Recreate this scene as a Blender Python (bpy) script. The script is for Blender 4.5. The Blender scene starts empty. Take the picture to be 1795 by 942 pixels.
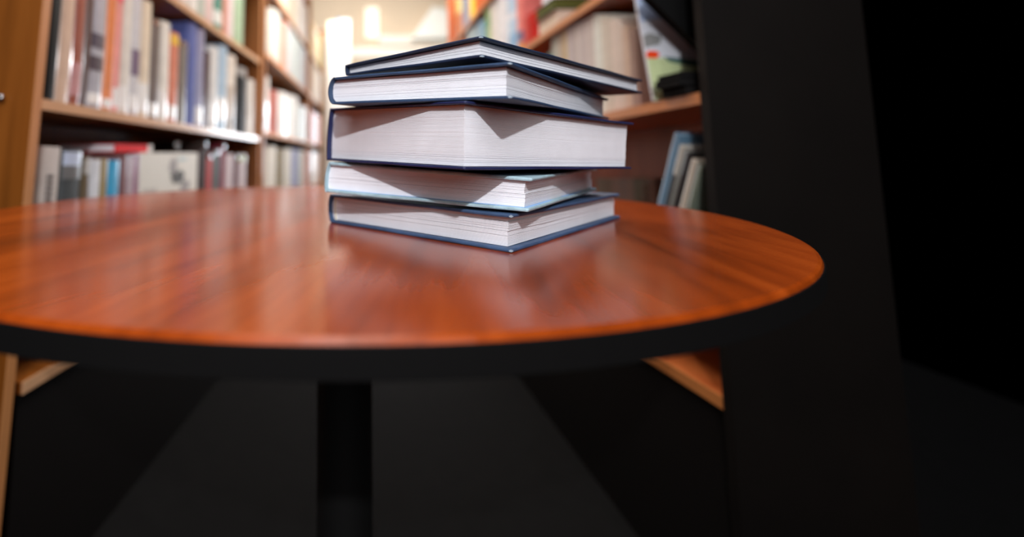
import bpy, math, random
from mathutils import Vector, Matrix
random.seed(7)
S = bpy.context.scene
COL = S.collection

# ------------------------------------------------------------------ camera
CZ = 0.8141                    # lens height above the floor, table top at 0.74
F, CX, CY, PITCH = 859.0, 604.0, 179.4, math.radians(5.868)
cd = bpy.data.cameras.new('camera'); cam = bpy.data.objects.new('camera', cd); COL.objects.link(cam)
cam.location = (0, 0, CZ); cam.rotation_euler = (math.pi/2 + PITCH, 0, 0)
cd.sensor_width = 36.0; cd.lens = F/1795*36
cd.shift_x = (897.5-CX)/1795; cd.shift_y = -(471-CY)/1795
cd.clip_start = 0.01
cd.dof.use_dof = True; cd.dof.focus_distance = 0.385; cd.dof.aperture_fstop = 2.0
S.camera = cam

# ------------------------------------------------------------------ world, lamps, exposure
w = bpy.data.worlds.new('world'); S.world = w; w.use_nodes = True
w.node_tree.nodes['Background'].inputs[0].default_value = (0, 0, 0, 1)
w.node_tree.nodes['Background'].inputs[1].default_value = 0.0

def area(name, loc, target, size, power, color, size_y=None):
    ld = bpy.data.lights.new(name, 'AREA'); ld.energy = power; ld.color = color
    ld.shape = 'RECTANGLE' if size_y else 'DISK'; ld.size = size
    if size_y: ld.size_y = size_y
    o = bpy.data.objects.new(name, ld); COL.objects.link(o); o.location = loc
    o.rotation_euler = (Vector(target)-Vector(loc)).to_track_quat('-Z', 'Y').to_euler()
    return o
area('camera_flash_lamp', (-.06, -.67, 1.385), (.10, .5, .80), .03, 13.2, (.95, .97, 1))
area('fill_light_front', (-.1, -1.0, 2.6), (.1, .6, .8), 1.6, 28, (.98, .97, 1), 1.2)  # unseen soft fill added overhead to lift the shadows
area('fill_light_behind', (.1, -2.2, 1.8), (.1, .6, .8), 2.4, 23, (1, .97, .98), 1.2)  # added broad fill from behind the camera for ambient light
area('fill_light_near', (.1, 1.0, 2.75), (.0, 1.0, 0), 1.2, 8, (1, .95, .9), .5)  # weak overhead fill, an added source out of view
area('fill_light_right', (-.30, 1.5, 2.5), (.75, 1.35, .75), .7, 17, (1, .93, .86), .5)  # added light to brighten the right bookcase
area('wash_light_aisle', (.45, 2.5, 2.3), (-.5, 2.4, .9), .9, 46, (1, .93, .86), .6)  # added wash on the left bays, no fitting in view
area('wash_light_back_wall', (.3, 4.6, 2.7), (.1, 6.0, 1.3), 1.6, 58, (1, .96, .9), .6)  # unseen light added to brighten the back wall
S.view_settings.view_transform = 'Standard'; S.view_settings.look = 'None'
S.view_settings.gamma = 1.0; S.view_settings.use_curve_mapping = False
S.view_settings.exposure = 0.0

# ------------------------------------------------------------------ helpers
def lin(c):
    return tuple(((v/255)/12.92 if v/255 <= .04045 else ((v/255+.055)/1.055)**2.4) for v in c)
def ray(px, py):
    X = (px-CX)/F; U = (CY-py)/F; c, s = math.cos(PITCH), math.sin(PITCH)
    return Vector((X, c-U*s, s+U*c))
def hit(px, py, x0, k):              # photo pixel to the vertical plane x = x0 + k*y
    d = ray(px, py); t = x0/(d.x-k*d.y)
    p = d*t; p.z += CZ; return p
def at_depth(px, py, y):
    d = ray(px, py); p = d*(y/d.y); p.z += CZ; return p

MATS = {}
def mat(name, rgb, rough=.5, coat=0.0, bump=0.0, bscale=300, var=0.0, vscale=20, spec=.5, emit=0.0, stretch=None):
    if name in MATS: return MATS[name]
    m = bpy.data.materials.new(name); m.use_nodes = True; MATS[name] = m
    nt = m.node_tree; b = nt.nodes['Principled BSDF']; L = nt.links
    c = lin(rgb)+(1,)
    b.inputs['Base Color'].default_value = c; b.inputs['Roughness'].default_value = rough
    b.inputs['Coat Weight'].default_value = coat; b.inputs['Coat Roughness'].default_value = .12
    b.inputs['Specular IOR Level'].default_value = spec
    if emit:
        b.inputs['Emission Color'].default_value = c; b.inputs['Emission Strength'].default_value = emit
    tc = nt.nodes.new('ShaderNodeTexCoord'); mp = nt.nodes.new('ShaderNodeMapping')
    L.new(tc.outputs['Object'], mp.inputs['Vector'])
    if stretch: mp.inputs['Scale'].default_value = stretch
    if var:
        n = nt.nodes.new('ShaderNodeTexNoise'); n.inputs['Scale'].default_value = vscale; n.inputs['Detail'].default_value = 6
        L.new(mp.outputs[0], n.inputs['Vector'])
        r = nt.nodes.new('ShaderNodeMix'); r.data_type = 'RGBA'
        r.inputs[6].default_value = tuple(v*(1-var) for v in c[:3])+(1,)
        r.inputs[7].default_value = tuple(min(1, v*(1+var)) for v in c[:3])+(1,)
        cr = nt.nodes.new('ShaderNodeMapRange'); cr.inputs[1].default_value = .3; cr.inputs[2].default_value = .7
        L.new(n.outputs['Fac'], cr.inputs[0]); L.new(cr.outputs[0], r.inputs[0]); L.new(r.outputs[2], b.inputs['Base Color'])
    if bump:
        n2 = nt.nodes.new('ShaderNodeTexNoise'); n2.inputs['Scale'].default_value = bscale; n2.inputs['Detail'].default_value = 3
        L.new(mp.outputs[0], n2.inputs['Vector'])
        bp = nt.nodes.new('ShaderNodeBump'); bp.inputs['Strength'].default_value = bump; bp.inputs['Distance'].default_value = .0006
        L.new(n2.outputs['Fac'], bp.inputs['Height']); L.new(bp.outputs[0], b.inputs['Normal'])
    return m

def mesh(name, verts, faces, m, parent=None, smooth=False, kind=None, mats=None, fm=None):
    me = bpy.data.meshes.new(name); me.from_pydata([tuple(v) for v in verts], [], faces); me.update()
    if smooth: me.polygons.foreach_set('use_smooth', [True]*len(me.polygons))
    me.materials.append(m)
    if mats:
        for q in mats: me.materials.append(q)
        me.polygons.foreach_set('material_index', fm)
    o = bpy.data.objects.new(name, me); COL.objects.link(o)
    if parent: o.parent = parent
    if kind: o['kind'] = kind
    return o
def thing(name, label, cat, loc=(0, 0, 0), rz=0, group=None):
    o = bpy.data.objects.new(name, None); COL.objects.link(o); o.location = loc; o.rotation_euler = (0, 0, rz)
    o.empty_display_size = .02
    o['label'] = label; o['category'] = cat
    if group: o['group'] = group
    return o
def tag(o, label, cat, group=None):
    o['label'] = label; o['category'] = cat
    if group: o['group'] = group
    return o
BF = [(0, 3, 2, 1), (4, 5, 6, 7), (0, 1, 5, 4), (1, 2, 6, 5), (2, 3, 7, 6), (3, 0, 4, 7)]
def boxv(a, b):
    x0, y0, z0 = a; x1, y1, z1 = b
    return [(x0, y0, z0), (x1, y0, z0), (x1, y1, z0), (x0, y1, z0), (x0, y0, z1), (x1, y0, z1), (x1, y1, z1), (x0, y1, z1)]
def box(name, a, b, m, parent=None, bevel=.0, shear=0.0, kind=None):
    vs = boxv(a, b)
    if shear: vs = [(x, y, z+shear*x) for x, y, z in vs]
    o = mesh(name, vs, BF, m, parent, kind=kind)
    if bevel:
        md = o.modifiers.new('bevel', 'BEVEL'); md.width = bevel; md.segments = 2; md.limit_method = 'ANGLE'
    return o

# ------------------------------------------------------------------ materials
def wood(name, dark, mid, light, scale, rough, coat, vec, rot, bump=.15, fine=1.0, coords='Object', spec=.5):
    m = bpy.data.materials.new(name); m.use_nodes = True; nt = m.node_tree; b = nt.nodes['Principled BSDF']; L = nt.links
    tc = nt.nodes.new('ShaderNodeTexCoord'); mp = nt.nodes.new('ShaderNodeMapping'); mp.vector_type = 'TEXTURE'
    mp.inputs['Rotation'].default_value = rot; mp.inputs['Scale'].default_value = vec
    L.new(tc.outputs[coords], mp.inputs['Vector'])
    n1 = nt.nodes.new('ShaderNodeTexNoise'); n1.inputs['Scale'].default_value = scale; n1.inputs['Detail'].default_value = 5; n1.inputs['Distortion'].default_value = .6
    n2 = nt.nodes.new('ShaderNodeTexNoise'); n2.inputs['Scale'].default_value = scale*9; n2.inputs['Detail'].default_value = 4
    L.new(mp.outputs[0], n1.inputs['Vector']); L.new(mp.outputs[0], n2.inputs['Vector'])
    ad = nt.nodes.new('ShaderNodeMath'); ad.operation = 'MULTIPLY_ADD'; ad.inputs[1].default_value = .35*fine
    L.new(n2.outputs['Fac'], ad.inputs[0]); L.new(n1.outputs['Fac'], ad.inputs[2])
    r = nt.nodes.new('ShaderNodeValToRGB'); e = r.color_ramp.elements
    o0 = .17*fine
    e[0].position = .34+o0; e[0].color = lin(dark)+(1,); e[1].position = .66+o0; e[1].color = lin(light)+(1,)
    q = e.new(.49+o0); q.color = lin(mid)+(1,)
    L.new(ad.outputs[0], r.inputs[0]); L.new(r.outputs[0], b.inputs['Base Color'])
    b.inputs['Roughness'].default_value = rough; b.inputs['Coat Weight'].default_value = coat; b.inputs['Coat Roughness'].default_value = .16
    b.inputs['Specular IOR Level'].default_value = spec
    if bump:
        bp = nt.nodes.new('ShaderNodeBump'); bp.inputs['Strength'].default_value = bump; bp.inputs['Distance'].default_value = .0004
        L.new(n2.outputs['Fac'], bp.inputs['Height']); L.new(bp.outputs[0], b.inputs['Normal'])
    return m
TABLE = wood('table_veneer', (100, 38, 9), (136, 54, 11), (158, 68, 18), 9, .20, .0, (9, 1, 1), (0, 0, math.radians(77)), .08, spec=.32)
CASE = wood('shelf_veneer', (108, 58, 12), (130, 72, 20), (148, 86, 30), 4, .38, .15, (.35, .35, 4), (0, 0, 0), .05, .4)
CASE_R = wood('shelf_veneer_red', (150, 70, 28), (168, 82, 36), (182, 96, 46), 4, .4, .15, (.35, .35, 4), (0, 0, 0), .05, .4)
EDGE = mat('shelf_edge_band', (206, 160, 122), .28, .6, var=.06, vscale=8)
EDGE2 = mat('shelf_edge_band_peach', (214, 150, 104), .6, var=.06, vscale=8, spec=.2)
EDGE_R = mat('shelf_edge_band_orange', (188, 116, 62), .36, .25, var=.06, vscale=8)
BLACKEDGE = mat('black_edge_band', (8, 7, 7), .7, spec=.1)
PAPER = mat('page_paper', (236, 236, 241), .75, bump=.0, var=.02, vscale=60)
PAPER_CREAM = mat('page_paper_cream', (222, 206, 186), .8, var=.04, vscale=40)
LABEL = mat('label_paper_glare', (248, 246, 242), .14, 1.0)  # glossy white labels, also standing in for glare at the spine feet
STEEL = mat('steel', (190, 190, 190), .25); STEEL.node_tree.nodes['Principled BSDF'].inputs['Metallic'].default_value = 1

# ------------------------------------------------------------------ setting
box('floor', (-2.2, -.3, -.03), (2.2, 6.6, 0), mat('charcoal_carpet', (10, 9, 9), .95, bump=.4, bscale=400, var=.2, spec=.1), kind='structure')
wb = box('wall_back', (-2.2, 6.5, 0), (2.2, 6.6, 3.4), mat('beige_wall', (226, 204, 178), .8, var=.03, vscale=2), kind='structure')
for n, (x0, y0, x1, y1) in enumerate([(664, 64, 790, 80), (600, 85, 800, 102)]):
    a = at_depth(x0, y1, 6.5); b = at_depth(x1, y0, 6.5)
    box('trim_%d' % (n+1), (a.x, 6.44, a.z), (b.x, 6.5, b.z), mat('white_trim', (245, 238, 226), .5), kind='structure')

# daylight window low in the back wall
WF = mat('window_paint', (240, 236, 228), .5)
DAY = mat('window_daylight', (236, 244, 255), .6, emit=10.0)
wx0, wx1, wz0, wz1 = .18, 2.1, .55, 1.50
wn = box('window_1', (wx0-.05, 6.46, wz0-.05), (wx1+.05, 6.499, wz0), WF, kind='structure')
box('window_frame', (wx0-.05, 6.46, wz1), (wx1+.05, 6.499, wz1+.04), WF, wn); box('window_sill', (wx0-.08, 6.38, wz0-.08), (wx1+.08, 6.46, wz0-.05), WF, wn)
for i in range(5):
    xm = wx0+(wx1-wx0)*i/4; box('mullion', (xm-.025, 6.465, wz0), (xm+.025, 6.499, wz1), WF, wn)
for i in range(4):
    xa = wx0+(wx1-wx0)*i/4+.025; xb = wx0+(wx1-wx0)*(i+1)/4-.025; box('pane', (xa, 6.485, wz0), (xb, 6.495, wz1), DAY, wn)

# wall lamp (white upright fitting)
a = at_depth(641, 66, 6.42); b = at_depth(663, 12, 6.42)
t = thing('wall_lamp', 'tall narrow white lamp fitting glowing on the beige back wall', 'lamp', ((a.x+b.x)/2, 6.5, a.z))
hw = (b.x-a.x)/2; hh = b.z-a.z
box('lamp_shade', (-hw, -.07, 0), (hw, -.012, hh), mat('lit_shade', (255, 246, 228), .4, emit=.5), t, .01)
box('back_plate', (-hw*.8, -.012, .02), (hw*.8, 0, hh-.02), mat('white_metal', (230, 226, 220), .4), t)
# sloping white slab standing in for a bright patch at the wall
pts = [at_depth(x, y, 6.3) for x, y in [(722, 66), (785, 66), (800, 18), (758, 12)]]
tag(mesh('bright_patch_panel', [(p.x, 6.3, p.z) for p in pts]+[(p.x, 6.44, p.z) for p in pts],
    [(0, 1, 2, 3), (7, 6, 5, 4), (0, 4, 5, 1), (1, 5, 6, 2), (2, 6, 7, 3), (3, 7, 4, 0)], mat('bright_patch_white', (250, 248, 240), .6)),
    'slanted white slab for a bright patch on the back wall beside the right-hand shelves', 'panel')

# ------------------------------------------------------------------ round table
TR_, TC_ = .455, Vector((0, .66, .74))
tb = thing('round_table', 'round reddish-brown wooden table with glossy grained top under the book stack', 'table', (0, .66, 0))
def disk(name, r, z0, z1, m, parent, bev=.003, n=160):
    prof = [(r-bev, z1), (r-bev*.3, z1-bev*.3), (r, z1-bev), (r, z0+bev), (r-bev, z0)]
    vs = []; fs = []
    for (rr, z) in prof:
        for i in range(n): vs.append((rr*math.cos(2*math.pi*i/n), rr*math.sin(2*math.pi*i/n), z))
    for j in range(len(prof)-1):
        for i in range(n):
            k = (i+1) % n; fs.append((j*n+i, (j+1)*n+i, (j+1)*n+k, j*n+k))
    fs.append(tuple(range(n))); fs.append(tuple(reversed(range((len(prof)-1)*n, len(prof)*n))))
    return mesh(name, vs, fs, m, parent)
disk('tabletop', TR_, .722, .74, TABLE, tb)
disk('edge_band', TR_+.0008, .7235, .7372, BLACKEDGE, tb, .0004)
def lathe(name, prof, m, parent, n=32):
    vs = []; fs = []
    for r, z in prof:
        for i in range(n): vs.append((r*math.cos(2*math.pi*i/n), r*math.sin(2*math.pi*i/n), z))
    for j in range(len(prof)-1):
        for i in range(n):
            k = (i+1) % n; fs.append((j*n+i, j*n+k, (j+1)*n+k, (j+1)*n+i))
    fs.append(tuple(reversed(range(n)))); fs.append(tuple(range((len(prof)-1)*n, len(prof)*n)))
    return mesh(name, vs, fs, m, parent, True)
DK = mat('black_metal', (14, 13, 13), .5)
lathe('pedestal', [(.05, .02), (.045, .06), (.035, .12), (.035, .66), (.06, .70), (.12, .722)], DK, tb)
lathe('base', [(.25, 0), (.25, .012), (.10, .025), (.05, .035)], DK, tb)

# ------------------------------------------------------------------ the stacked books
def cloth(name, rgb, bump=.5, rough=.55, wear=None, bscale=1400):
    m = mat(name, rgb, rough, bump=bump, bscale=bscale, var=.16, vscale=90, spec=.45)
    return m
class Hexa:
    """box with eight free corners; s runs C->L, t runs C->R, both in metres"""
    def __init__(q, c):
        q.c = {k: Vector(v) for k, v in c.items()}
        q.W = (q.c['BL']-q.c['BC']).length; q.L = (q.c['BR']-q.c['BC']).length
    def bl(q, p, s, t):
        a, b = s/q.W, t/q.L; c = q.c
        return c[p+'C']*(1-a)*(1-b)+c[p+'L']*a*(1-b)+c[p+'R']*(1-a)*b+c[p+'B']*a*b
    def P(q, s, t, d, top=False):   # d metres up from the bottom face (or down from the top face)
        A = q.bl('B', s, t); B = q.bl('T', s, t); u = (B-A).normalized()
        return B-u*d if top else A+u*d
    def F(q, s, t, f, m0, m1):      # fraction f between bottom+m0 and top-m1
        A = q.P(s, t, m0); B = q.P(s, t, m1, True); return A.lerp(B, f)

def board(name, H, top, th, m, parent, s0=0.0, s1=None, wave=.0004, seed=0, base=None):
    """cover board with rounded edges and corners"""
    rnd = random.Random(seed); s1 = H.W-.004 if s1 is None else s1
    rc = .0022; b = th*.42
    # outline (s,t) with inset for profile rings
    def outline(ins):
        pts = []
        def lerpseg(a, c, n):
            for i in range(n): f = i/n; pts.append((a[0]+(c[0]-a[0])*f, a[1]+(c[1]-a[1])*f))
        x0, x1, y0, y1 = s0+ins, s1-ins, ins, H.L-ins; r = max(rc-ins, .0004)
        def arc(cx, cy, a0):
            for i in range(5):
                a = a0+math.pi/2*i/5; pts.append((cx+r*math.cos(a), cy+r*math.sin(a)))
        arc(x0+r, y0+r, math.pi); lerpseg((x0+r, y0), (x1-r, y0), 14)
        arc(x1-r, y0+r, -math.pi/2); lerpseg((x1, y0+r), (x1, y1-r), 18)
        arc(x1-r, y1-r, 0); lerpseg((x1-r, y1), (x0+r, y1), 14)
        arc(x0+r, y1-r, math.pi/2); lerpseg((x0, y1-r), (x0, y0+r), 18)
        return pts
    rings = [(b, 0.0), (b*.3, b*.25), (0, b), (0, th-b), (b*.3, th-b*.25), (b, th)]
    vs = []; fs = []; n = None
    ph = rnd.random()*6
    for ins, d in rings:
        o = outline(ins); n = len(o)
        for s, t in o:
            wv = wave*(math.sin(s*70+ph)+math.sin(t*55+ph*2))*.5
            dd = d+wv
            vs.append(H.P(s, t, max(dd, 0), top))
    for j in range(len(rings)-1):
        for i in range(n):
            k = (i+1) % n; f = (j*n+i, j*n+k, (j+1)*n+k, (j+1)*n+i)
            fs.append(f if not top else tuple(reversed(f)))
    a = tuple(reversed(range(n))); c = tuple(range((len(rings)-1)*n, len(rings)*n))
    fs += [a, c] if not top else [tuple(reversed(a)), tuple(reversed(c))]
    # turned-in, rubbed corner
    return mesh(name, vs, fs, m, parent, False)

def spine(H, th, bulge, m, parent, name='spine', inset=0.0, tinset=0.0):
    n = 12; ns = 14; vs = []; fs = []
    s1 = H.W-bulge
    def ring(t):
        out = []; inn = []
        for i in range(n+1):
            f = i/n; bb = bulge*math.sin(math.pi*f)**.6 if 0 < f < 1 else 0
            out.append(H.F(s1-.001+bb-inset, t, f, 0, 0))
        for i in range(n, -1, -1):
            f = i/n; bb = bulge*math.sin(math.pi*f)**.6 if 0 < f < 1 else 0
            inn.append(H.F(s1-.001+bb-th-inset, t, min(max(f, .02), .98), 0, 0))
        return out+inn
    N = 2*(n+1)
    for j in range(ns+1): vs += ring(tinset+(H.L-2*tinset)*j/ns)
    for j in range(ns):
        for i in range(N):
            k = (i+1) % N; fs.append((j*N+i, j*N+k, (j+1)*N+k, (j+1)*N+i))
    fs.append(tuple(reversed(range(N)))); fs.append(tuple(range(ns*N, ns*N+N)))
    return mesh(name, vs, fs, m, parent)

def pages(H, m0, m1, nl, sq, m, parent, seed, gaps=(), steps=(), sag=0.0, edge=.0045, rough=.00013, bulge=0, name='page_block'):
    """leaf bundles laid one on another: every layer has its own outline, dark joints between"""
    rnd = random.Random(seed)
    S1 = H.W-edge+.0023; T1 = H.L-sq*.6
    nb = [12, 22, 6, 6]
    def outline(os_, ot):
        x0, y0 = sq+os_, sq+ot; p = []
        segs = [((S1, y0), (x0, y0)), ((x0, y0), (x0, T1)), ((x0, T1), (S1, T1)), ((S1, T1), (S1, y0))]
        for (a, c), k in zip(segs, nb):
            for i in range(k): f = i/k; p.append((a[0]+(c[0]-a[0])*f, a[1]+(c[1]-a[1])*f))
        return p
    rings = []
    os_ = ot = 0.0; dz = 1.0/nl
    for k in range(nl):
        f0 = k*dz; f1 = (k+1)*dz
        os_ = os_*.8+rnd.uniform(-1, 1)*rough; ot = ot*.8+rnd.uniform(-1, 1)*rough
        st = 0; tt = 0
        for (fa, fb, ds, dt) in steps:
            if fa <= f0 < fb: st += ds; tt += dt
        jd = .0003+rnd.random()*.00015
        jh = .16
        for (fg, dep) in gaps:
            if abs(fg-f0) < dz*.5: jd = dep; jh = .42
        rings += [(f0, os_+st+jd, ot+tt+jd), (f0+dz*jh, os_+st, ot+tt), (f1-dz*.08, os_+st, ot+tt)]
    vs = []; fs = []; n = sum(nb)
    for f, a, c in rings:
        for (s, t) in outline(a, c):
            near = max(0, 1-t/(H.L*.5))*max(0, 1-s/(H.W*.5))
            wv = sag*math.sin(math.pi*f)*(math.sin(t*38+1)*.6+math.sin(t*71+s*30)*.3)
            if s > S1-1e-6: s = s-.0+(bulge*max(0, math.sin(math.pi*f))**.6 if bulge else 0)
            vs.append(H.F(s, t, min(max(f+wv, 0), 1), m0, m1))
    for j in range(len(rings)-1):
        for i in range(n):
            k = (i+1) % n; fs.append((j*n+i, (j+1)*n+i, (j+1)*n+k, j*n+k))
    fs.append(tuple(range(n))); fs.append(tuple(reversed(range((len(rings)-1)*n, len(rings)*n))))
    return mesh(name, vs, fs, m, parent)

def corner_cap(H, top, th, m, parent):
    """pale rubbed tip of the cloth on the near corner"""
    vs = []; fs = []
    e = .00012
    def q(s, t, d): return H.P(s, t, d, top)
    A = [q(.0005-e, .0005-e, th*.2), q(.0005-e, .0005-e, th*.8), q(.0022, -e, th*.35), q(.0022, -e, th*.65), q(-e, .0022, th*.35), q(-e, .0022, th*.65)]
    B = [q(.0030, .0030, th*.2), q(.0030, .0030, th*.8)]
    vs = A+B
    fs = [(0, 2, 3, 1), (0, 1, 5, 4), (1, 3, 7, 5), (0, 4, 6, 2), (2, 6, 7, 3), (4, 5, 7, 6)]
    return mesh('worn_corner', vs, fs, m, parent)

def headband(H, m0, m1, m, parent):
    return None

BK = {
 5: {'BL': (-0.0177, 0.5335, 0.74), 'BC': (0.1236, 0.3718, 0.74), 'BR': (0.314, 0.5678, 0.74), 'BB': (0.1727, 0.7295, 0.74)},
 4: {'BL': (-0.0219, 0.4891, 0.7754), 'BC': (0.1356, 0.3681, 0.77), 'BR': (0.2837, 0.5587, 0.7717), 'TL': (-0.0183, 0.4888, 0.8046), 'TC': (0.1395, 0.3679, 0.7967), 'TR': (0.2858, 0.5585, 0.7988), 'BB': (0.1262, 0.6797, 0.7771), 'TB': (0.128, 0.6794, 0.8068)},
 3: {'BL': (-0.0176, 0.4469, 0.8085), 'BC': (0.0776, 0.3204, 0.8027), 'BR': (0.2717, 0.4671, 0.7984), 'TL': (-0.0146, 0.4468, 0.8545), 'TC': (0.0794, 0.3203, 0.8483), 'TR': (0.2767, 0.467, 0.8423), 'BB': (0.1764, 0.5936, 0.8042), 'TB': (0.1826, 0.5935, 0.8485)},
 2: {'BL': (-0.0142, 0.387, 0.8522), 'BC': (0.0996, 0.2912, 0.8462), 'BR': (0.2614, 0.4826, 0.8466), 'TL': (-0.0132, 0.3869, 0.8737), 'TC': (0.1003, 0.2911, 0.8687), 'TR': (0.2616, 0.4825, 0.8673), 'BB': (0.1476, 0.5784, 0.8526), 'TB': (0.1481, 0.5783, 0.8724)},
 1: {'BL': (-0.0, 0.3757, 0.8733), 'BC': (0.0805, 0.282, 0.8694), 'BR': (0.2768, 0.4515, 0.8684), 'TL': (-0.0005, 0.3756, 0.8818), 'TC': (0.0803, 0.282, 0.8826), 'TR': (0.2776, 0.4514, 0.8815), 'BB': (0.1963, 0.5451, 0.8724), 'TB': (0.1968, 0.5451, 0.8808)}}
def rescale(k, keys, f):         # move corners along their own sight line distance from the lens height
    for q in keys:
        x, y, z = BK[k][q]; BK[k][q] = (x*f, y*f, CZ+(z-CZ)*f)
rescale(2, ('BC', 'TC'), .975)
rescale(3, ('BC', 'TC'), 1.06); rescale(3, ('BL', 'TL'), 1.125); rescale(3, ('BR', 'TR'), 1.04)
for k_, f_ in ((1, 1.20), (2, 1.14)): rescale(k_, ('BC', 'TC', 'BL', 'TL', 'BR', 'TR'), f_)
for k_ in (1, 2, 3):
    for p_ in 'BT': BK[k_][p_+'B'] = tuple(Vector(BK[k_][p_+'L'])+Vector(BK[k_][p_+'R'])-Vector(BK[k_][p_+'C']))
for q_, dz_ in (('TL', -.0006), ('TC', .001), ('TR', .0014), ('TB', .004)): BK[4][q_] = (BK[4][q_][0], BK[4][q_][1], BK[4][q_][2]-dz_)
BK[3]['BL'] = (BK[3]['BL'][0], BK[3]['BL'][1], BK[3]['BL'][2]-.0016)
b5 = BK[5]
b5['TL'] = tuple(at_depth(574, 340, .5335)); b5['TC'] = (0.1239, 0.3698, 0.7683); b5['TR'] = tuple(at_depth(1087, 339.5, .5678))
b5['TB'] = tuple(Vector(b5['TL'])+Vector(b5['TR'])-Vector(b5['TC']))

SPEC = {
 5: dict(col=(62, 86, 120), th=.0029, bulge=.004, nl=24, gaps=[(.32, .0010), (.5, .0012), (.59, .0007), (.68, .0009), (.79, .0007)], steps=[(.0, .5, .0006, 0), (.8, 1, .0009, .0008)], sag=.022,
         label='bottom book of the table stack, slate blue cloth cover, lying on the table', bump=.35),
 4: dict(col=(160, 188, 198), th=.0028, bulge=.003, nl=20, gaps=[(.30, .0007), (.38, .0006), (.46, .0012), (.58, .0008), (.72, .0008), (.82, .0006)], steps=[(.48, 1, .0010, .0)], sag=.025,
         label='pale blue cloth-covered book, second from the bottom of the table stack', bump=1.0),
 3: dict(col=(28, 36, 76), th=.0021, bulge=.0025, nl=38, gaps=[(.06, .0006), (.09, .0006), (.12, .0008), (.16, .0006), (.52, .0003), (.8, .0004)], steps=[], sag=.01,
         label='thickest book with dark royal blue cover, middle of the table stack', bump=.2),
 2: dict(col=(46, 68, 98), th=.0023, bulge=.006, nl=18, gaps=[(.22, .0006), (.35, .0005), (.60, .0013), (.68, .0007), (.78, .0006)], steps=[(.62, 1, -.0005, -.0004)], sag=.03,
         label='navy book with rubbed corner tips, second from the top of the table stack', bump=.45),
 1: dict(col=(34, 46, 70), th=.0021, bulge=.001, nl=10, gaps=[(.30, .0016), (.50, .0014), (.70, .0014)], steps=[(.36, .64, .0003, .0003)], sag=.03,
         label='thin dark navy book on top of the table stack', bump=.35)}
WORN = mat('rubbed_cloth', (150, 165, 178), .6)
for k in (5, 4, 3, 2, 1):
    sp = SPEC[k]; H = Hexa(BK[k]); cm = cloth('book_cloth_%d' % k, sp['col'], sp['bump'], bscale=500 if k == 4 else 1500)
    bt = thing('stacked_book', sp['label'], 'book', (0, 0, 0), 0, 'five books stacked on the round table')
    th = sp['th']
    board('back_cover', H, False, th, cm, bt, seed=k, s1=H.W-sp['bulge']-.001)
    board('front_cover', H, True, th, cm, bt, seed=k+10, s1=H.W-sp['bulge']-.001)
    spine(H, .0010, sp['bulge'], cm, bt)
    sq = {1: .0050, 2: .0056, 3: .0056, 4: .0048, 5: .0056}[k]
    pages(H, th+.0003, th+.0003, sp['nl'], sq, PAPER, bt, k, sp['gaps'], sp['steps'], sp['sag'], edge=sp['bulge']+.0035, bulge=sp['bulge'])
    if k == 4:
        e = mat('endpaper_blue', (150, 190, 232), .6)
        vs = [H.P(s, t, d) for d in (th+.00005, th+.00025) for s, t in ((.0016, .0016), (H.W-.01, .0016), (H.W-.01, H.L-.0016), (.0016, H.L-.0016))]
        mesh('endpaper', vs, BF, e, bt)
    if k in (1, 2, 5):
        corner_cap(H, True, th, WORN, bt); corner_cap(H, False, th, WORN, bt)
    if k != 5: continue
    # woven headband at the spine end of the pages
    hb = mat('headband_thread', (214, 208, 186), .7)
    vs = []; fs = []; n = 10
    for j, tt in enumerate((sq-.0012, sq+.0012)):
        for ss in (H.W-sp['bulge']-.0050, H.W-sp['bulge']-.0034):
            for i in range(n+1): vs.append(H.F(ss+sp['bulge']*.4*math.sin(math.pi*i/n), tt, i/n, th, th))
    n1 = n+1
    for i in range(n):
        for a, b in ((0, 1), (1, 3), (3, 2), (2, 0)): fs.append((a*n1+i, b*n1+i, b*n1+i+1, a*n1+i+1))
    mesh('headband', vs, fs, hb, bt)

# ------------------------------------------------------------------ bookcases
def bookcase(name, label, x0, k, y0, y1, shelves, depth, side, dip, m, me, top=2.1, ths=.02, near=True, far=True):
    """front line x=x0+k*y from y0 to y1; side=-1 the case lies left of the line, +1 right. Returns frame."""
    th = math.atan2(1, k); o = Vector((x0+k*y0, y0, 0)); Lc = (y1-y0)/math.sin(th)
    t = thing(name, label, 'bookcase', o, th)
    # local: x along the front (away from the camera), y = inwards*( +1 left ), z up
    d = depth if side < 0 else -depth
    def bb(nm, a, b, mm, par=t, bev=0, shear=0.0):
        a2 = tuple(min(p, q) for p, q in zip(a, b)); b2 = tuple(max(p, q) for p, q in zip(a, b))
        return box(nm, a2, b2, mm, par, bev, shear)
    sg = 1 if side < 0 else -1
    if near:
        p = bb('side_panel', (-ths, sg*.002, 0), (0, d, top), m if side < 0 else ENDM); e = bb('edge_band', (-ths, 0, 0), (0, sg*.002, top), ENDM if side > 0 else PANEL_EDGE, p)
        if side < 0:
            for o_ in (p, e):
                for v_ in o_.data.vertices: v_.co.x += (v_.co.z-.91)*.045*(y0 < 1.5)
    if far:
        p = bb('side_panel', (Lc-ths, sg*.002, 0), (Lc, d, top), m); bb('edge_band', (Lc-ths, 0, 0), (Lc, sg*.002, top), me if side > 0 else PANEL_EDGE, p)
    sx = Lc-(ths if far else 0)
    bb('back_panel', (0, d, .06), (sx, d+sg*.008, top), m)
    for z in shelves:              # top face of each shelf at the near end
        p = bb('shelf', (0, sg*.004, z-.019), (sx, d, z), m, shear=-dip); bb('edge_band', (0, sg*.0015, z-.0195), (sx, sg*.004, z+.0005), me, p, shear=-dip)
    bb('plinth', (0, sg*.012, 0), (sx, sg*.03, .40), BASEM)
    return t
BASEM = mat('dark_base_board', (13, 10, 9), .6, spec=.15)
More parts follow.
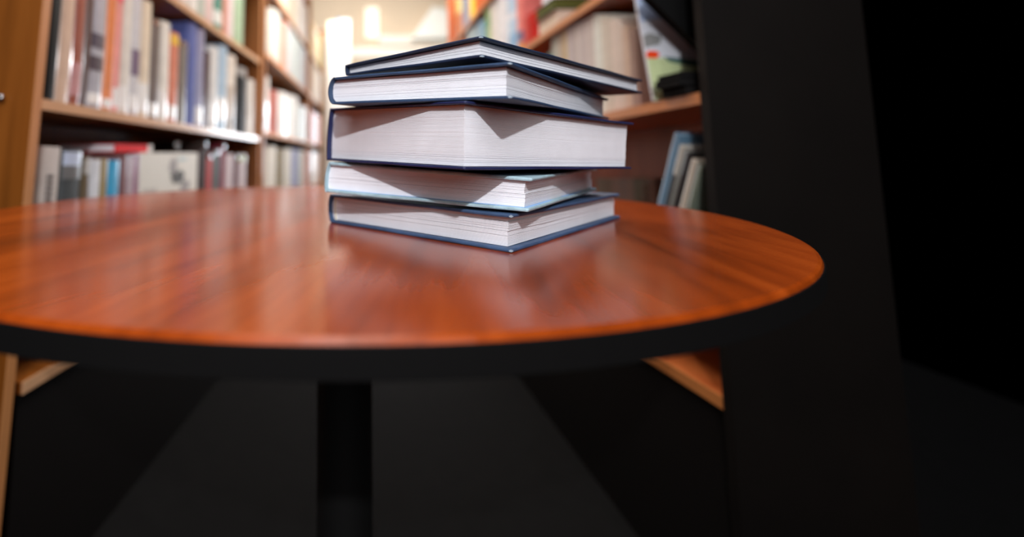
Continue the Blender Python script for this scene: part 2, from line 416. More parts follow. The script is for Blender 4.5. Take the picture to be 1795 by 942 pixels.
ENDM = mat('dark_stained_panel', (13, 9, 7), .6, spec=.15, var=.2, vscale=6)
PANEL_EDGE = mat('panel_edge_band', (184, 124, 74), .45, .1, var=.06, vscale=8)

LX, LK, LD = -.65, (700-604)/859, .019
RX, RK, RD = .60, .0116, .031
BX, BKk, BD = -.518, .0594, .010
LY0 = hit(74, 173, LX, LK).y; LY1 = hit(456, 239, LX, LK).y
zM = hit(74, 173, LX, LK).z+.0; zU = hit(313.7, 0, LX, LK); zU = zU.z+LD*(zU.y-LY0)
zL = zM-.365
left_shelves = [.42, zL, zM, zU, zU+.36]
bookcase('bookcase', 'orange-brown wooden bookcase nearest the camera on the left, its side panel facing us', LX, LK, LY0, LY1, left_shelves, .27, -1, LD, CASE, EDGE)
knob = lathe('screw_cap', [(.0, 0), (.006, 0), (.007, .002), (.004, .004), (0.0005, .0045)], STEEL, None, 16)
kp = at_depth(1, 171, LY0-.0205); knob.location = kp; knob.rotation_euler = (math.pi/2, 0, 0)
COLCASE = [o for o in COL.objects if o.name == 'bookcase'][0]
bpy.context.view_layer.update(); mw = knob.matrix_basis.copy(); knob.parent = COLCASE
knob.matrix_parent_inverse = Matrix.LocRotScale(COLCASE.location, COLCASE.rotation_euler, None).inverted()

BY0 = LY1+.04; BY1 = 4.00
z2M = hit(480, 233, BX, BKk).z; z2U = hit(486, 108, BX, BKk).z; z2UU = z2U+.36; z2L = z2M-.365
bookcase('bookcase', 'second wooden bookcase on the left, brightly lit, beyond the nearest one', BX, BKk, BY0, BY1, [.42, z2L, z2M, z2U, z2UU], .27, -1, BD, CASE, EDGE2)
bookcase('bookcase', 'third wooden bookcase on the left, farthest away beside the white cabinet', BX, BKk, BY1+.035, 5.10, [.42]+[q_-BD*(BY1-BY0) for q_ in (z2L, z2M, z2U, z2UU)], .27, -1, BD, CASE, EDGE2)

RY0, RY1 = .835, 2.95
zRM = CZ+.129-RD*RY0; zRU = CZ+.417-RD*RY0; zRUU = CZ+.417+.31-RD*RY0+.01; zRL = zRM-.36
bookcase('bookcase', 'reddish wooden bookcase on the right with magazines, nearest on that side', RX, RK, RY0, RY1, [.42, zRL, zRM, zRU, zRUU], .27, 1, RD, CASE_R, EDGE_R, top=1.9)
0 and bookcase('bookcase', 'second reddish bookcase on the right, far behind the stack', RX, RK, RY1+.01, 3.9, [.42, zRL, zRM-.05, zRU-.06, zRUU-.06], .27, 1, 0, CASE_R, EDGE_R, top=1.9)

# ------------------------------------------------------------------ shelf books
bookmats = {}
def bmat(rgb, kind='cloth'):
    key = ('%d_%d_%d_' % rgb)+kind
    if kind == 'gloss': return mat('cover_'+key, rgb, .3, .32, var=.10, vscale=25)
    if kind == 'paper': return mat('cover_'+key, rgb, .6, var=.08, vscale=40)
    return mat('cover_'+key, rgb, .5, .0, var=.10, vscale=40, spec=.15 if sum(rgb) < 120 else .4)
def vertical_book(name, label, cat, group, loc, rz, T, Hh, D, rgb, kind='gloss', deco=(), round_=.35, lean=0.0, pages_rgb=None, flip=1, fore=False):
    """origin at base, front centre. local x thickness, y depth inward(flip), z up. deco: (z0,z1,rgb,what)"""
    t = thing(name, label, cat, loc, rz, group)
    t.rotation_euler = (0, lean, rz)
    m = bmat(rgb, kind)
    b = min(.0025, T*.18); r = T*round_*.5; n = 8
    vs = []; fs = []
    prof = []
    for i in range(n+1):
        a = math.pi*i/n; prof.append((-T/2*math.cos(a), r-r*math.sin(a)))
    prof += [(T/2, D), (T/2-b, D), (T/2-b, r+b)]+[(-T/2+b, r+b), (-T/2+b, D), (-T/2, D)]
    N = len(prof)
    if fore: prof = [(x, D-y) for x, y in prof]
    prof = [(x, y*flip) for x, y in prof]
    inv = (flip < 0) ^ fore
    for z in (0, Hh):
        for x, y in prof: vs.append((x, y, z))
    for i in range(N):
        k = (i+1) % N; f = (i, k, N+k, N+i); fs.append(tuple(reversed(f)) if inv else f)
    # caps as strips: left board, spine, right board
    for z in (0, 1):
        o = z*N
        caps = [tuple(o+i for i in list(range(n+1))+[N-4, N-3]), (o+n, o+n+1, o+n+2, o+n+3), (o, o+N-3, o+N-2, o+N-1)]
        for c in caps: fs.append(c if (z == 1) ^ inv else tuple(reversed(c)))
    mesh('cover', vs, fs, m, t)
    pm = PAPER if not pages_rgb else mat('pages_%d_%d_%d' % pages_rgb, pages_rgb, .8, var=.05, vscale=60)
    y0, y1 = (r+b+.0006, D-.003) if not fore else (.002, D-r-b-.0006)
    ys = sorted((y0*flip, y1*flip))
    box('page_block', (-T/2+b+.0001, ys[0], .002), (T/2-b-.0001, ys[1], Hh-.003), pm, t)
    for (z0, z1, c, what) in deco:
        if what == 'text':
            for q_ in range(7):
                zq = Hh*(z0+(z1-z0)*q_/7); e_ = .0005
                box('spine_lettering', (-T*.12, min(-e_*flip, e_*flip), zq), (T*.12, max(-e_*flip, e_*flip), zq+Hh*(z1-z0)/10), mat('ink_dark', (96, 88, 84), .6), t)
            continue
        dv = []; df = []; dn = 6; e = .0005
        for z in (z0*Hh, z1*Hh):
            for i in range(dn+1):
                a = math.pi*(.10+.80*i/dn); dv.append((-(T/2)*math.cos(a), (r-(r+e)*math.sin(a)-e)*flip, z))
        for z in (z0*Hh, z1*Hh):
            for i in range(dn+1):
                a = math.pi*(.10+.80*i/dn); dv.append((-(T/2)*math.cos(a), (r-(r-e)*math.sin(a)+e)*flip, z))
        q = dn+1
        for i in range(dn):
            for f in ((i, i+1, q+i+1, q+i), (2*q+i+1, 2*q+i, 3*q+i, 3*q+i+1), (q+i, q+i+1, 3*q+i+1, 3*q+i), (i+1, i, 2*q+i, 2*q+i+1)):
                df.append(f if not inv else tuple(reversed(f)))
        mm = LABEL if what == 'label' else (STEEL if what == 'glint' else bmat(c, 'gloss'))
        mesh({'label': 'bright_spine_label', 'glint': 'glint_band'}.get(what, 'title_band'), dv, df, mm, t)
    return t
ORD = ['first', 'second', 'third', 'fourth', 'fifth', 'sixth', 'seventh', 'eighth', 'ninth', 'tenth', 'eleventh', 'twelfth', 'thirteenth',
       'fourteenth', 'fifteenth', 'sixteenth', 'seventeenth', 'eighteenth', 'nineteenth', 'twentieth', 'twenty-first', 'twenty-second', 'twenty-third', 'twenty-fourth', 'twenty-fifth', 'twenty-sixth']
def row(x0, k, dip, zshelf, ynear, inset, side, entries, where, group, frm='from the left', maxh=.33, depth=.19, autolean=0):
    """entries: x1, x2 (photo pixels at mid height), y of top, rgb, words, deco, opts"""
    th = math.atan2(1, k); fl = 1 if side < 0 else -1
    nx = Vector((-math.sin(th), math.cos(th)))*fl
    out = []
    xo = x0+(-inset if side < 0 else inset)
    for i, en in enumerate(entries):
        a, b, yt, rgb, words = en[:5]; deco = en[5] if len(en) > 5 else (); op = en[6] if len(en) > 6 else {}
        xm = (a+b)/2
        p = hit(xm, yt, xo, k); zb = zshelf-dip*(p.y-ynear)
        base_y = 267.7-(zb-CZ)*F/p.y
        ym = (max(yt, 0)+min(base_y, 360))/2          # mid-height pixel row for the column hits
        A = hit(a, ym, xo, k); B = hit(b, ym, xo, k)
        T = abs(B.y-A.y)/math.sin(th)*.965
        Y = (A.y+B.y)/2
        ln = op.get('lean', autolean*max(0, 1-(xm-80)/190) if autolean else 0)
        zb = zshelf-dip*(Y-T/2-ynear)+.0013+abs(math.sin(ln))*T/2
        Hh = op.get('h') or min(hit(xm, max(yt, -60), xo, k).z-zb, maxh)
        if ln: Y -= math.sin(ln)*(hit(xm, ym, xo, k).z-zb)
        loc = (xo+k*Y, Y, zb)
        wd = '%s, %s %s %s' % (words, ORD[i] if i < len(ORD) else 'last', frm, where)
        out.append(vertical_book(op.get('name', 'book'), wd, 'book', group, loc, th, T, Hh, op.get('depth', depth), rgb, op.get('kind', 'gloss'), deco, op.get('round', .35), ln, op.get('pages'), fl, op.get('fore', False)))
    return out
L0 = (.03, .16, None, 'label')
def lab_glare(a=.04, b=.17): return (a, b, None, 'label')
def band(a, b, c): return (a, b, c, 'band')
GLINT = (.94, .985, None, 'glint')  # steel band at the spine head, standing in for a highlight

# middle shelf of the nearest left case
row(LX, LK, LD, zM, LY0, .012, -1, [
 (81, 105, -60, (14, 16, 14), 'tall black book against the side panel', (), {'kind': 'cloth'}),
 (105, 129, -60, (206, 178, 156), 'cream book'),
 (129, 149, -60, (150, 84, 68), 'reddish brown book', (band(.06, .3, (190, 140, 140)),)),
 (149, 160, -60, (84, 62, 58), 'narrow dark brown book'),
 (160, 187, -60, (176, 176, 184), 'grey book with dark lettering blocks', (band(.42, .52, (90, 84, 96)), band(.26, .36, (86, 76, 84)), lab_glare(.03, .10))),
 (187, 203, -60, (226, 134, 78), 'orange book', (lab_glare(.02, .08),)),
 (203, 213, -60, (232, 150, 140), 'salmon pink book with red tip', (band(.80, .90, (236, 70, 96)), lab_glare())),
 (213, 233, -60, (222, 216, 206), 'off-white book', (lab_glare(.03, .2),)),
 (233, 248, -60, (206, 204, 206), 'pale grey book with violet lettering', (band(.3, .5, (120, 100, 124)), lab_glare(.04, .15))),
 (248, 267, 0, (226, 210, 186), 'taller cream book', (lab_glare(.04, .28),)),
 (267, 282, 33, (110, 98, 92), 'grey-brown book with glint at head', (GLINT, lab_glare(.03, .15))),
 (282, 300, 38, (228, 224, 214), 'shorter white book', (lab_glare(.05, .3),)),
 (300, 315, 57, (214, 130, 104), 'orange book with yellow head band', (band(.86, .97, (236, 190, 70)), lab_glare(.04, .18))),
 (315, 331, 72, (124, 118, 110), 'taupe book with silvery head glint', (GLINT,)),
 (331, 347, 40, (84, 96, 158), 'tall blue book', (), {'kind': 'cloth'}),
 (347, 360, 41, (150, 150, 178), 'grey-violet book', (lab_glare(.03, .2),)),
 (360, 369, 90, (66, 30, 32), 'narrow maroon book'),
 (369, 386, 82, (214, 214, 212), 'pale grey book', (lab_glare(.08, .3),)),
 (386, 401, 80, (164, 190, 210), 'light blue book', (lab_glare(.12, .38),)),
 (401, 416, 97, (222, 212, 200), 'cream book', (band(.0, .6, (190, 176, 162)), lab_glare(.03, .2))),
 (416, 437, 118, (24, 24, 24), 'wide black book with grey head', (band(.86, .99, (150, 148, 146)),), {'kind': 'cloth'}),
 (437, 448, 140, (216, 210, 202), 'small off-white book', (lab_glare(.05, .3),)),
], 'on the long middle shelf', 'books on the middle shelf of the nearest left bookcase', autolean=.045)
# top row
row(LX, LK, LD, zU, LY0, .012, -1, [
 (318, 333, -60, (214, 206, 196), 'cream book'),
 (333, 351, -60, (222, 220, 212), 'white book'),
 (351, 362, -60, (180, 190, 178), 'grey-green book'),
 (362, 378, -60, (214, 190, 186), 'pink-white book'),
 (378, 393, -60, (70, 138, 124), 'teal book', (band(.1, .3, (220, 226, 220)),)),
 (393, 401, -60, (206, 140, 120), 'narrow terracotta book'),
 (401, 412, -60, (220, 204, 206), 'pale pink book'),
 (412, 432, -60, (160, 188, 156), 'sage green book'),
], 'on the high left shelf', 'books on the high shelf of the nearest left bookcase')
# low row of the left case
row(LX, LK, LD, zL, LY0, .012, -1, [
 (64, 111, 257, (196, 186, 180), 'thick off-white book with dark lettering', ((.55, .82, None, 'text'),), {'kind': 'paper'}),
 (112, 147, 262, (70, 74, 76), 'picture-covered book with white and blue head', (band(.88, .98, (190, 200, 222)), band(.78, .88, (112, 112, 112))), {'kind': 'paper'}),
 (147, 158, 275, (104, 88, 66), 'dark tan book', (band(.86, .98, (180, 176, 170)),)),
 (158, 179, 280, (214, 216, 222), 'cool white book', (), {'kind': 'paper'}),
 (179, 189, 279, (156, 136, 92), 'narrow olive-tan book'),
 (190, 213, 281, (72, 168, 212), 'bright cyan blue book'),
 (213, 225, 272, (128, 88, 88), 'narrow dusty maroon book'),
 (225, 236, 272, (188, 168, 176), 'grey-mauve book'),
 (236, 244, 272, (150, 96, 120), 'narrow plum book'),
], 'on the lower left shelf', 'books on the lower shelf of the nearest left bookcase', autolean=.045)
row(LX, LK, LD, zL, LY0, .012, -1, [
 (348, 357, 262, (52, 32, 30), 'narrow dark brown book', (), {'kind': 'cloth'}),
 (357, 363, 247, (60, 46, 40), 'tall dark book with head glint', (GLINT,), {'kind': 'cloth'}),
 (363, 374, 270, (190, 72, 70), 'brick red book with head glint', (GLINT,), {'kind': 'cloth'}),
 (374, 388, 262, (82, 92, 90), 'dark grey-green book', (GLINT,), {'kind': 'cloth'}),
 (388, 396, 252, (124, 30, 52), 'maroon book', (GLINT,), {'kind': 'cloth'}),
 (396, 412, 270, (206, 190, 194), 'pinkish white book', (), {'kind': 'cloth'}),
 (412, 419, 271, (96, 56, 62), 'narrow wine book with head glint', (GLINT,), {'kind': 'cloth'}),
 (419, 435, 271, (200, 186, 190), 'pale lilac book with green head', (band(.9, .98, (160, 170, 110)),), {'kind': 'cloth'}),
], 'past the big white book', 'books on the lower shelf beyond the white cover')

# large white book standing face out
def slab_on_depth(name, label, cat, group, x0, x1, ytop, y, zbase, th, m, tilt=0):
    pass
a = hit(245, 300, LX-.014, LK); b = hit(346, 300, LX-.014, LK)
thL = math.atan2(1, LK)
Lw = (b.y-a.y)/math.sin(thL); zb = zL-LD*(a.y-LY0)+.002
hT = hit(300, 268, LX-.014, LK).z-zb
t = thing('large_book', 'big white book facing out with a grey ink drawing, lower left shelf', 'book', (a.x, a.y, zb), thL)
box('cover', (0, 0, 0), (Lw, .0025, hT), mat('white_cover', (222, 218, 208), .5, var=.03), t, .0008)
box('page_block', (.003, .0026, .003), (Lw-.003, .028, hT-.003), PAPER, t)
box('back_cover', (0, .0281, 0), (Lw, .0306, hT), MATS['white_cover'], t, .0008)
# the ink drawing: printed blot shapes on the cover
INK = mat('ink_grey', (92, 90, 88), .6, var=.3, vscale=120); INK2 = mat('ink_pale', (160, 154, 154), .6, var=.15, vscale=90)
def blot(cx, cz, r1, r2, m, rot=0, seed=1, par=None, nm='ink_drawing', yy=-.0006):
    rnd = random.Random(seed); n = 22; vs = []
    for d in (yy, -.00002):
        rnd.seed(seed)
        for i in range(n):
            a_ = 2*math.pi*i/n; k_ = 1+rnd.uniform(-.25, .25); x = r1*k_*math.cos(a_); z = r2*k_*math.sin(a_)
            vs.append((cx+x*math.cos(rot)-z*math.sin(rot), d, cz+x*math.sin(rot)+z*math.cos(rot)))
    fs = [tuple(range(n)), tuple(reversed(range(n, 2*n)))]+[(i, n+i, n+(i+1) % n, (i+1) % n) for i in range(n)]
    return mesh(nm, vs, fs, m, par)
blot(Lw*.52, hT*.86, Lw*.07, hT*.09, INK2, .35, 3, t, yy=-.0004); blot(Lw*.60, hT*.73, Lw*.12, hT*.07, INK, 0, 5, t, yy=-.0008)
blot(Lw*.74, hT*.62, Lw*.10, hT*.07, INK2, .3, 9, t, yy=-.0004)
blot(Lw*.68, hT*.93, Lw*.09, hT*.016, mat('print_blue', (170, 196, 202), .6), 0, 6, t, 'printed_title', yy=-.0006)
for q in range(6):
    blot(Lw*(.06+.035*q), hT*.62, Lw*.010, hT*.03, INK2, 0, 20+q, t, 'printed_title', yy=-.0005)
# dark lettering on the thick white book's spine
# red book lying on the upright books
a = hit(200, 262, LX-.03, LK); b = hit(272, 258, LX-.02, LK)
zt = hit(265, 268, LX-.02, LK).z
t = thing('red_book', 'bright red book lying flat on top of the books on the lower left shelf', 'book', (a.x, a.y, zt+.0015), thL)
Lr = (b.y-a.y)/math.sin(thL); RED = mat('red_cover', (226, 14, 18), .5, .0, spec=.2)
box('front_cover', (0, 0, .0175), (Lr, .15, .020), RED, t, .0006); box('back_cover', (0, 0, 0), (Lr, .15, .0025), RED, t, .0006)
box('spine', (0, -.0025, 0), (Lr*.86, 0, .020), RED, t, .0006); box('page_block', (.003, .003, .0026), (Lr-.003, .147, .0174), PAPER, t)
box('bright_spine_label', (Lr*.86, -.003, .0), (Lr, 0, .020), LABEL, t)
# small steel-capped shape added in place of a glint on a dark spine
a = hit(320, 268, LX-.02, LK)
t = thing('spine_glint', 'silver-topped shape for a spine glint above the big white book on the lower left shelf', 'ornament', (a.x-.02, a.y, a.z+.0))
lathe('body', [(.008, -.001), (.010, .004), (.008, .014), (.005, .018)], mat('dark_plastic', (60, 50, 46), .3, .5), t, 20)
lathe('cap', [(.005, .018), (.010, .022), (.011, .028), (.008, .034), (.001, .036)], STEEL, t, 20)
t.name = 'glint_shape'

# second left case
row(BX, BKk, BD, z2U, BY0, .012, -1, [
 (469, 481, 24, (214, 212, 200), 'tall pale book'), (481, 497, 22, (222, 224, 216), 'white book'),
 (497, 503, 38, (214, 150, 126), 'narrow salmon book'), (503, 511, 42, (220, 206, 206), 'pinkish white book'),
 (511, 519, 50, (196, 210, 214), 'pale blue book'), (519, 526, 58, (212, 218, 214), 'off-white book'),
 (526, 532, 66, (190, 206, 214), 'light grey-blue book'), (532, 540, 74, (206, 200, 206), 'pale lilac book'),
], 'on the upper shelf, second left case', 'books on the upper shelf of the second left bookcase')
row(BX, BKk, BD, z2UU, BY0, .012, -1, [
 (497, 510, -60, (228, 214, 190), 'cream book'), (510, 518, -60, (200, 176, 160), 'tan book'), (518, 527, -60, (208, 202, 184), 'grey-beige book'),
 (527, 535, -40, (222, 214, 214), 'white book'), (535, 541, -20, (232, 222, 210), 'pale cream book'),
], 'on the top shelf, second left case', 'books on the top shelf of the second left bookcase')
row(BX, BKk, BD, z2M, BY0, .012, -1, [
 (462, 476, 134, (226, 222, 218), 'tall white book', (lab_glare(.3, .7),)), (478, 491, 160, (176, 92, 76), 'brick red book', (), {'kind': 'paper'}),
 (493, 511, 164, (244, 242, 238), 'wide white book'), (511, 528, 170, (242, 240, 236), 'second wide white book', (), {'kind': 'paper'}),
 (529, 534, 186, (190, 196, 190), 'narrow grey book'), (534, 540, 188, (240, 236, 230), 'off-white book', (), {'kind': 'paper'}),
], 'on the middle shelf, second left case', 'books on the middle shelf of the second left bookcase')
row(BX, BKk, BD, z2L, BY0, .012, -1, [
 (472, 489, 257, (222, 216, 206), 'white book', (), {'kind': 'paper'}), (489, 501, 262, (128, 112, 78), 'olive brown book', (), {'kind': 'paper'}),
 (501, 517, 261, (214, 208, 196), 'cream book', (), {'kind': 'paper'}), (517, 525, 262, (136, 140, 180), 'blue-violet book', (), {'kind': 'paper'}),
 (525, 538, 264, (186, 182, 166), 'grey-green book', (), {'kind': 'paper'}), (538, 540, 266, (214, 150, 140), 'narrow pink book', (), {'kind': 'paper'}),
], 'on the low shelf, second left case', 'books on the low shelf of the second left bookcase')
# third left case
for (zz, wh, ents) in [
 (z2U, 'upper shelf of the third left case', [(547, 552, 90, (232, 214, 196), 'cream book'), (552, 557, 96, (222, 196, 176), 'beige book'), (557, 561, 100, (236, 226, 214), 'white book'), (561, 565, 104, (214, 190, 176), 'tan book')]),
 (z2M, 'middle shelf of the third left case', [(548, 552, 196, (226, 90, 92), 'coral red book'), (552, 557, 198, (240, 232, 226), 'white book'), (557, 562, 202, (224, 84, 84), 'red book'), (562, 564.5, 204, (236, 200, 180), 'peach book')]),
 (z2L, 'low shelf of the third left case', [(548, 557, 266, (240, 232, 226), 'white book'), (557, 565, 266, (232, 196, 176), 'peach book')]),
 (z2UU, 'top shelf of the third left case', [(549, 554, 12, (236, 200, 140), 'golden book'), (554, 559, 20, (232, 214, 190), 'cream book'), (559, 562, 18, (238, 196, 110), 'yellow book'), (562, 565, 14, (116, 150, 104), 'green book')])]:
    row(BX, BKk, BD, zz, BY0, .012, -1, ents, 'on the '+wh, 'books on the '+wh)

# white cabinet at the end of the aisle with items on top
y = 5.15; a = at_depth(574, 240, y); b = at_depth(613, 64, y)
t = thing('white_cabinet', 'slim white cabinet, overexposed, at the far end of the left bookcases', 'cabinet', ((a.x+b.x)/2, y, 0))
hw = (b.x-a.x)/2; WH = mat('white_lacquer', (248, 246, 242), .4)
box('body', (-hw, 0, .05), (hw, .3, b.z), WH, t, .004); box('door', (-hw+.004, -.018, .07), (hw-.004, -.001, b.z-.02), WH, t, .003)
box('plinth', (-hw+.01, .02, 0), (hw-.01, .28, .05), WH, t); box('handle', (hw-.03, -.03, .95), (hw-.02, -.018, 1.15), STEEL, t)
zc = b.z+.001
def face_box(name, label, cat, x1, x2, y1, y, z0, D, rgb, deco=None):
    p = at_depth(x1, y1, y); q = at_depth(x2, y1, y)
    t = thing(name, label, cat, ((p.x+q.x)/2, y, z0)); w_ = (q.x-p.x)/2; h = p.z-z0
    vm = bmat(rgb, 'paper')
    box('cover', (-w_, 0, 0), (w_, .003, h), vm, t); box('back_cover', (-w_, D-.003, 0), (w_, D, h), vm, t)
    box('spine', (-w_, .0031, 0), (-w_+.003, D-.0031, h), vm, t); box('page_block', (-w_+.0031, .0031, .003), (w_-.003, D-.0031, h-.003), PAPER, t)
    return t
face_box('binder', 'blue-edged white binder standing on the white cabinet', 'binder', 590, 597, 33, 5.2, zc, .2, (90, 140, 190))
face_box('binder', 'white binder standing beside the blue one on the white cabinet', 'binder', 597.4, 613, 34, 5.2, zc, .2, (236, 238, 244))
face_box('box_file', 'cream box file on the far left end of the white cabinet', 'box', 575, 589.5, 37, 5.2, zc, .2, (240, 232, 208))

# ------------------------------------------------------------------ right side rows (front line faces left)
def yx(px): return hit(px, 150, RX, RK).y
mags = [(1104, 1117, 50, (150, 122, 110), 'brownish grey'), (1092, 1104, 44, (196, 168, 148), 'tan'), (1082, 1092, 36, (206, 188, 174), 'beige'), (1072, 1082, 32, (214, 196, 182), 'pinkish beige'),
 (1064, 1072, 30, (204, 190, 174), 'cream'), (1056, 1064, 26, (212, 200, 184), 'pale cream'), (1049, 1056, 24, (220, 220, 208), 'greenish white'), (1042, 1049, 24, (226, 224, 214), 'white'),
 (1035, 1042, 28, (200, 186, 178), 'warm grey'), (1027, 1035, 32, (206, 192, 186), 'pinkish grey'), (1019, 1027, 36, (196, 182, 178), 'mauve grey'), (1011, 1019, 40, (208, 196, 190), 'light grey'),
 (1003, 1011, 44, (192, 178, 172), 'dusty grey'), (996, 1003, 48, (200, 188, 190), 'lilac grey'), (989, 996, 52, (204, 180, 136), 'yellowish'), (982, 989, 54, (190, 168, 148), 'light brown'),
 (975, 982, 58, (196, 190, 176), 'stone'), (968, 975, 60, (176, 178, 166), 'grey-green'), (960, 968, 92, (70, 120, 116), 'dark teal')]
row(RX, RK, RD, zRM, RY0, .02, 1, [(b_, a_, yt, c, w_+' magazine volume', (), {'kind': 'paper', 'name': 'magazine_volume', 'pages': (212, 196, 182), 'round': .15}) for a_, b_, yt, c, w_ in mags],
    'on the right middle shelf', 'pale magazine volumes on the right bookcase', 'from the right', maxh=.262, depth=.2)
# things on the upper right shelf
row(RX, RK, RD, zRU, RY0, .012, 1, [
 (936, 914, 26, (186, 16, 6), 'deep red book', (), {'kind': 'cloth'}), (914, 903, -60, (222, 120, 112), 'coral book', (band(.12, .25, (90, 90, 130)), band(.0, .10, (214, 140, 60)))),
 (903, 885, -60, (176, 204, 228), 'pale blue and white book', (band(.5, .58, (225, 228, 236)), band(.1, .3, (130, 176, 214)))),
 (885, 866, -60, (224, 224, 228), 'white book'), (866, 858, -60, (222, 216, 208), 'off-white book'), (858, 849, -60, (150, 180, 120), 'light green book', (band(.7, .9, (96, 150, 84)),)),
 (849, 832, 38, (110, 160, 190), 'blue book'), (832, 813, 38, (170, 196, 206), 'light grey-blue book'), (812, 800, 62, (226, 120, 50), 'orange book'), (799, 792, 60, (214, 180, 160), 'pinkish book'),
], 'on the upper right shelf', 'books on the upper shelf of the right bookcase', 'from the right', maxh=.285)
row(RX, RK, RD, zRUU, RY0, .012, 1, [
 (818, 806, -60, (236, 200, 70), 'yellow book with blue-grey foot', (band(0, .62, (130, 140, 166)),)), (806, 796, -60, (226, 206, 130), 'pale yellow book with brown foot', (band(0, .4, (190, 110, 60)),)),
], 'on the top right shelf', 'books on the top shelf of the right bookcase', 'from the right', depth=.045)

# big book lying on the upper right shelf: cream page edge, olive and black cover, with another on it
def lying(name, label, yy0, yy1, x_in, z0, T, rgb, pm, D=.2, x0=RX, k=RK):
    th_ = math.atan2(1, k); Lr_ = (yy1-yy0)/math.sin(th_)
    t = thing(name, label, 'book', (x0+k*yy0+x_in, yy0, z0), th_)
    m = bmat(rgb, 'cloth')
    box('front_cover', (0, -D, T-.003), (Lr_, 0, T), m, t, .0008); box('back_cover', (0, -D, 0), (Lr_, 0, .003), m, t, .0008)
    box('spine', (0, -D-.003, 0), (Lr_, -D, T), m, t); box('page_block', (.004, -D+.001, .0031), (Lr_-.004, -.004, T-.0031), pm, t)
    return t
ya, yb = 1.44, 1.588
zs = zRU-RD*(ya-RY0)+.002
lying('lying_book', 'thick book lying flat on the upper right shelf, cream page edges facing out', ya, yb, .02, zs, .055, (204, 190, 178), PAPER_CREAM)
lying('lying_book', 'black and olive book lying on the cream one on the upper right shelf', ya, yb-.004, .012, zs+.0562, .036, (26, 44, 36), mat('olive_pages', (84, 88, 22), .7))
lying('lying_book', 'pale book topping the pile on the upper right shelf', ya, yb-.01, .03, zs+.0935, .05, (226, 224, 214), PAPER)

# face-out magazine at the near end of the right middle shelf
ym_ = .955; p0 = at_depth(1146, 175, ym_); zb = zRM-RD*(ym_-RY0)+.001
t = thing('magazine', 'picture magazine facing us on the right shelf, sky, red spot and green field', 'magazine', (p0.x-.0, ym_, zb), 0)
t.rotation_euler = (0, -.11, 0)
Wm, Hm = .19, .236
box('cover', (0, 0, 0), (Wm, .0008, Hm), mat('print_white', (222, 224, 232), .3, .4), t)
box('page_block', (.001, .0009, .001), (Wm-.001, .007, Hm-.001), PAPER, t)
def pix_on(px, py): q = at_depth(px, py, ym_); return (q.x-p0.x, q.z-zb)
def printed(poly, rgb, nm='printed_picture', yy=-.0003, v=.12):
    P_ = [pix_on(*c) for c in poly]; P_ = [(min(max(x, .001), Wm-.001), min(max(z, .001), Hm-.001)) for x, z in P_]
    n = len(P_); vs = [(x, yy, z) for x, z in P_]+[(x, -.00001, z) for x, z in P_]
    fs = [tuple(range(n)), tuple(reversed(range(n, 2*n)))]+[(i, n+i, n+(i+1) % n, (i+1) % n) for i in range(n)]
    mesh(nm, vs, fs, mat('print_%d_%d_%d' % rgb, rgb, .3, .4, var=v, vscale=60), t)
printed([(1100, -80), (1300, -80), (1300, 60), (1165, 36), (1110, 38)], (168, 184, 212))
printed([(1120, 62), (1150, 58), (1172, 66), (1168, 80), (1138, 84), (1122, 78)], (150, 150, 148), yy=-.0004)
printed([(1130, 102), (1170, 104), (1215, 118), (1300, 150), (1300, 190), (1120, 190)], (200, 212, 160))
printed([(1172, 102), (1215, 112), (1300, 130), (1300, 140), (1215, 122), (1180, 112)], (70, 110, 104), yy=-.0005)
printed([(1133, 94), (1145, 89), (1160, 91), (1166, 98), (1158, 104), (1140, 101)], (240, 70, 24), yy=-.0007)

# black folder leaning in front of the magazine
P1 = at_depth(1128, 0, .90); P2 = at_depth(1204, 72, .90)
d = (P2-P1).normalized(); n_ = Vector((-d.z, 0, d.x))
if n_.z < 0: n_ = -n_
A_ = P1-d*.004; B_ = P1+d*.20
Vs = []
poly = [A_, B_, B_+n_*.22, A_+n_*.22]
zf = min(min(p.z for p in poly), 9)
BLK = mat('black_leatherette', (6, 6, 6), .75, spec=.12, bump=.3, bscale=800)
t = thing('folder', 'black folder leaning slantwise on the right shelf before the picture magazine', 'folder', (A_.x, .885, A_.z))
ang = math.atan2(d.z, d.x)
t.rotation_euler = (0, -ang, 0)
box('front_cover', (0, 0, 0), (.225, .003, .095), BLK, t, .001); box('back_cover', (0, .017, 0), (.225, .020, .095), BLK, t, .001)
box('spine', (0, .0031, .092), (.225, .0169, .095), BLK, t); box('page_block', (.003, .0035, .002), (.222, .0165, .091), mat('dark_sheets', (20, 19, 19), .8, spec=.1), t)
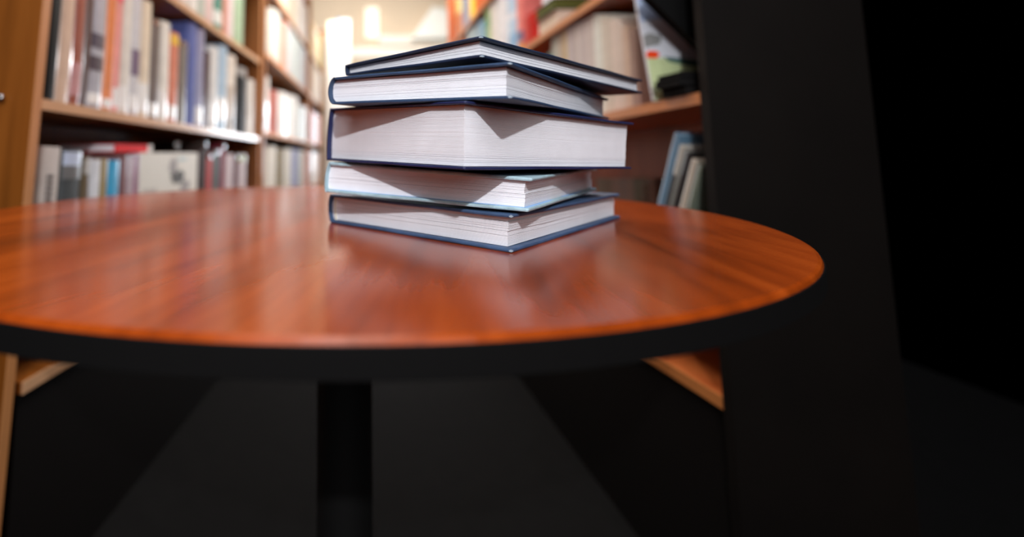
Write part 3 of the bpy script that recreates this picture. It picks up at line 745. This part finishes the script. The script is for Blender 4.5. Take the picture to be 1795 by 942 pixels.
# two black booklets lying below it
zb2 = zRM-RD*(.90-RY0)+.002
q0 = at_depth(1163, 140, .90)
for j, (dx, dz, T_) in enumerate([(0.012, 0, .016), (0.0, .0165, .014), (.006, .031, .010)]):
    zz0 = zb2+dz
    t = thing('booklet', ['black booklet lying lowest on the right shelf before the picture magazine', 'middle black booklet of the small pile on the right shelf', 'top black booklet of the small pile on the right shelf'][j],
              'booklet', (q0.x+dx, .86, zz0), 0, 'black booklets on the right shelf')
    box('front_cover', (0, 0, T_-.0015), (.16, .07, T_), BLK, t, .0004); box('back_cover', (0, 0, 0), (.16, .07, .0015), BLK, t, .0004)
    box('page_block', (.002, .002, .0016), (.157, .068, T_-.0016), mat('dark_sheets', (20, 19, 19), .8, spec=.1), t)

# right lower shelf
lowr = [(1150, 1134), (1134, 1122), (1122, 1108), (1108, 1098), (1098, 1084), (1084, 1070), (1070, 1056), (1056, 1044)]
lc = [(104, 76, 62), (92, 78, 62), (86, 82, 66), (122, 98, 86), (116, 98, 90), (126, 104, 92), (110, 96, 80), (120, 108, 92)]
lw_ = ['rust brown', 'dull brown', 'dark olive grey', 'dusty rose', 'mauve brown', 'warm taupe', 'khaki grey', 'stone grey']
row(RX, RK, RD, zRL, RY0, .16, 1, [(a_, b_, 313, c, w_+' volume', (), {'kind': 'paper', 'round': .2, 'depth': .10}) for (a_, b_), c, w_ in zip(lowr, lc, lw_)],
    'at the back of the lower right shelf', 'dim volumes on the lower right shelf', 'from the right')
# leaning thin magazines near the camera on the lower right shelf
cols = [((96, 128, 152), 'blue-grey'), ((176, 170, 160), 'pale grey'), ((26, 26, 28), 'black'), ((190, 176, 160), 'beige'), ((110, 118, 104), 'olive grey')]
ynow = hit(1152, 358, RX, RK).y
lean = math.radians(24)
zsl = zRL-RD*(ynow-RY0)

for j, ((c, wd), yb_, hh, T_) in enumerate(zip(cols, (1.058, 1.036, 1.014, .994, .974), (.325, .30, .285, .27, .26), (.014, .012, .010, .012, .010))):
    kx = math.atan2(1, RK); zb_ = zRL-RD*(yb_-RY0)
    vertical_book('leaning_magazine', wd+' thin magazine leaning on the lower right shelf, '+['farthest of the leaning ones', 'second farthest of them', 'midmost of them', 'second nearest of them', 'nearest of them'][j],
                  'magazine', 'leaning magazines on the lower right shelf', (RX+.012+RK*yb_, yb_, zb_+T_/2*math.sin(lean*1.05)+.002), kx, T_, hh, .2, c, 'gloss', (band(.55, .8, (30, 32, 34)),) if j == 1 else (), .2, -lean*1.05, None, -1)
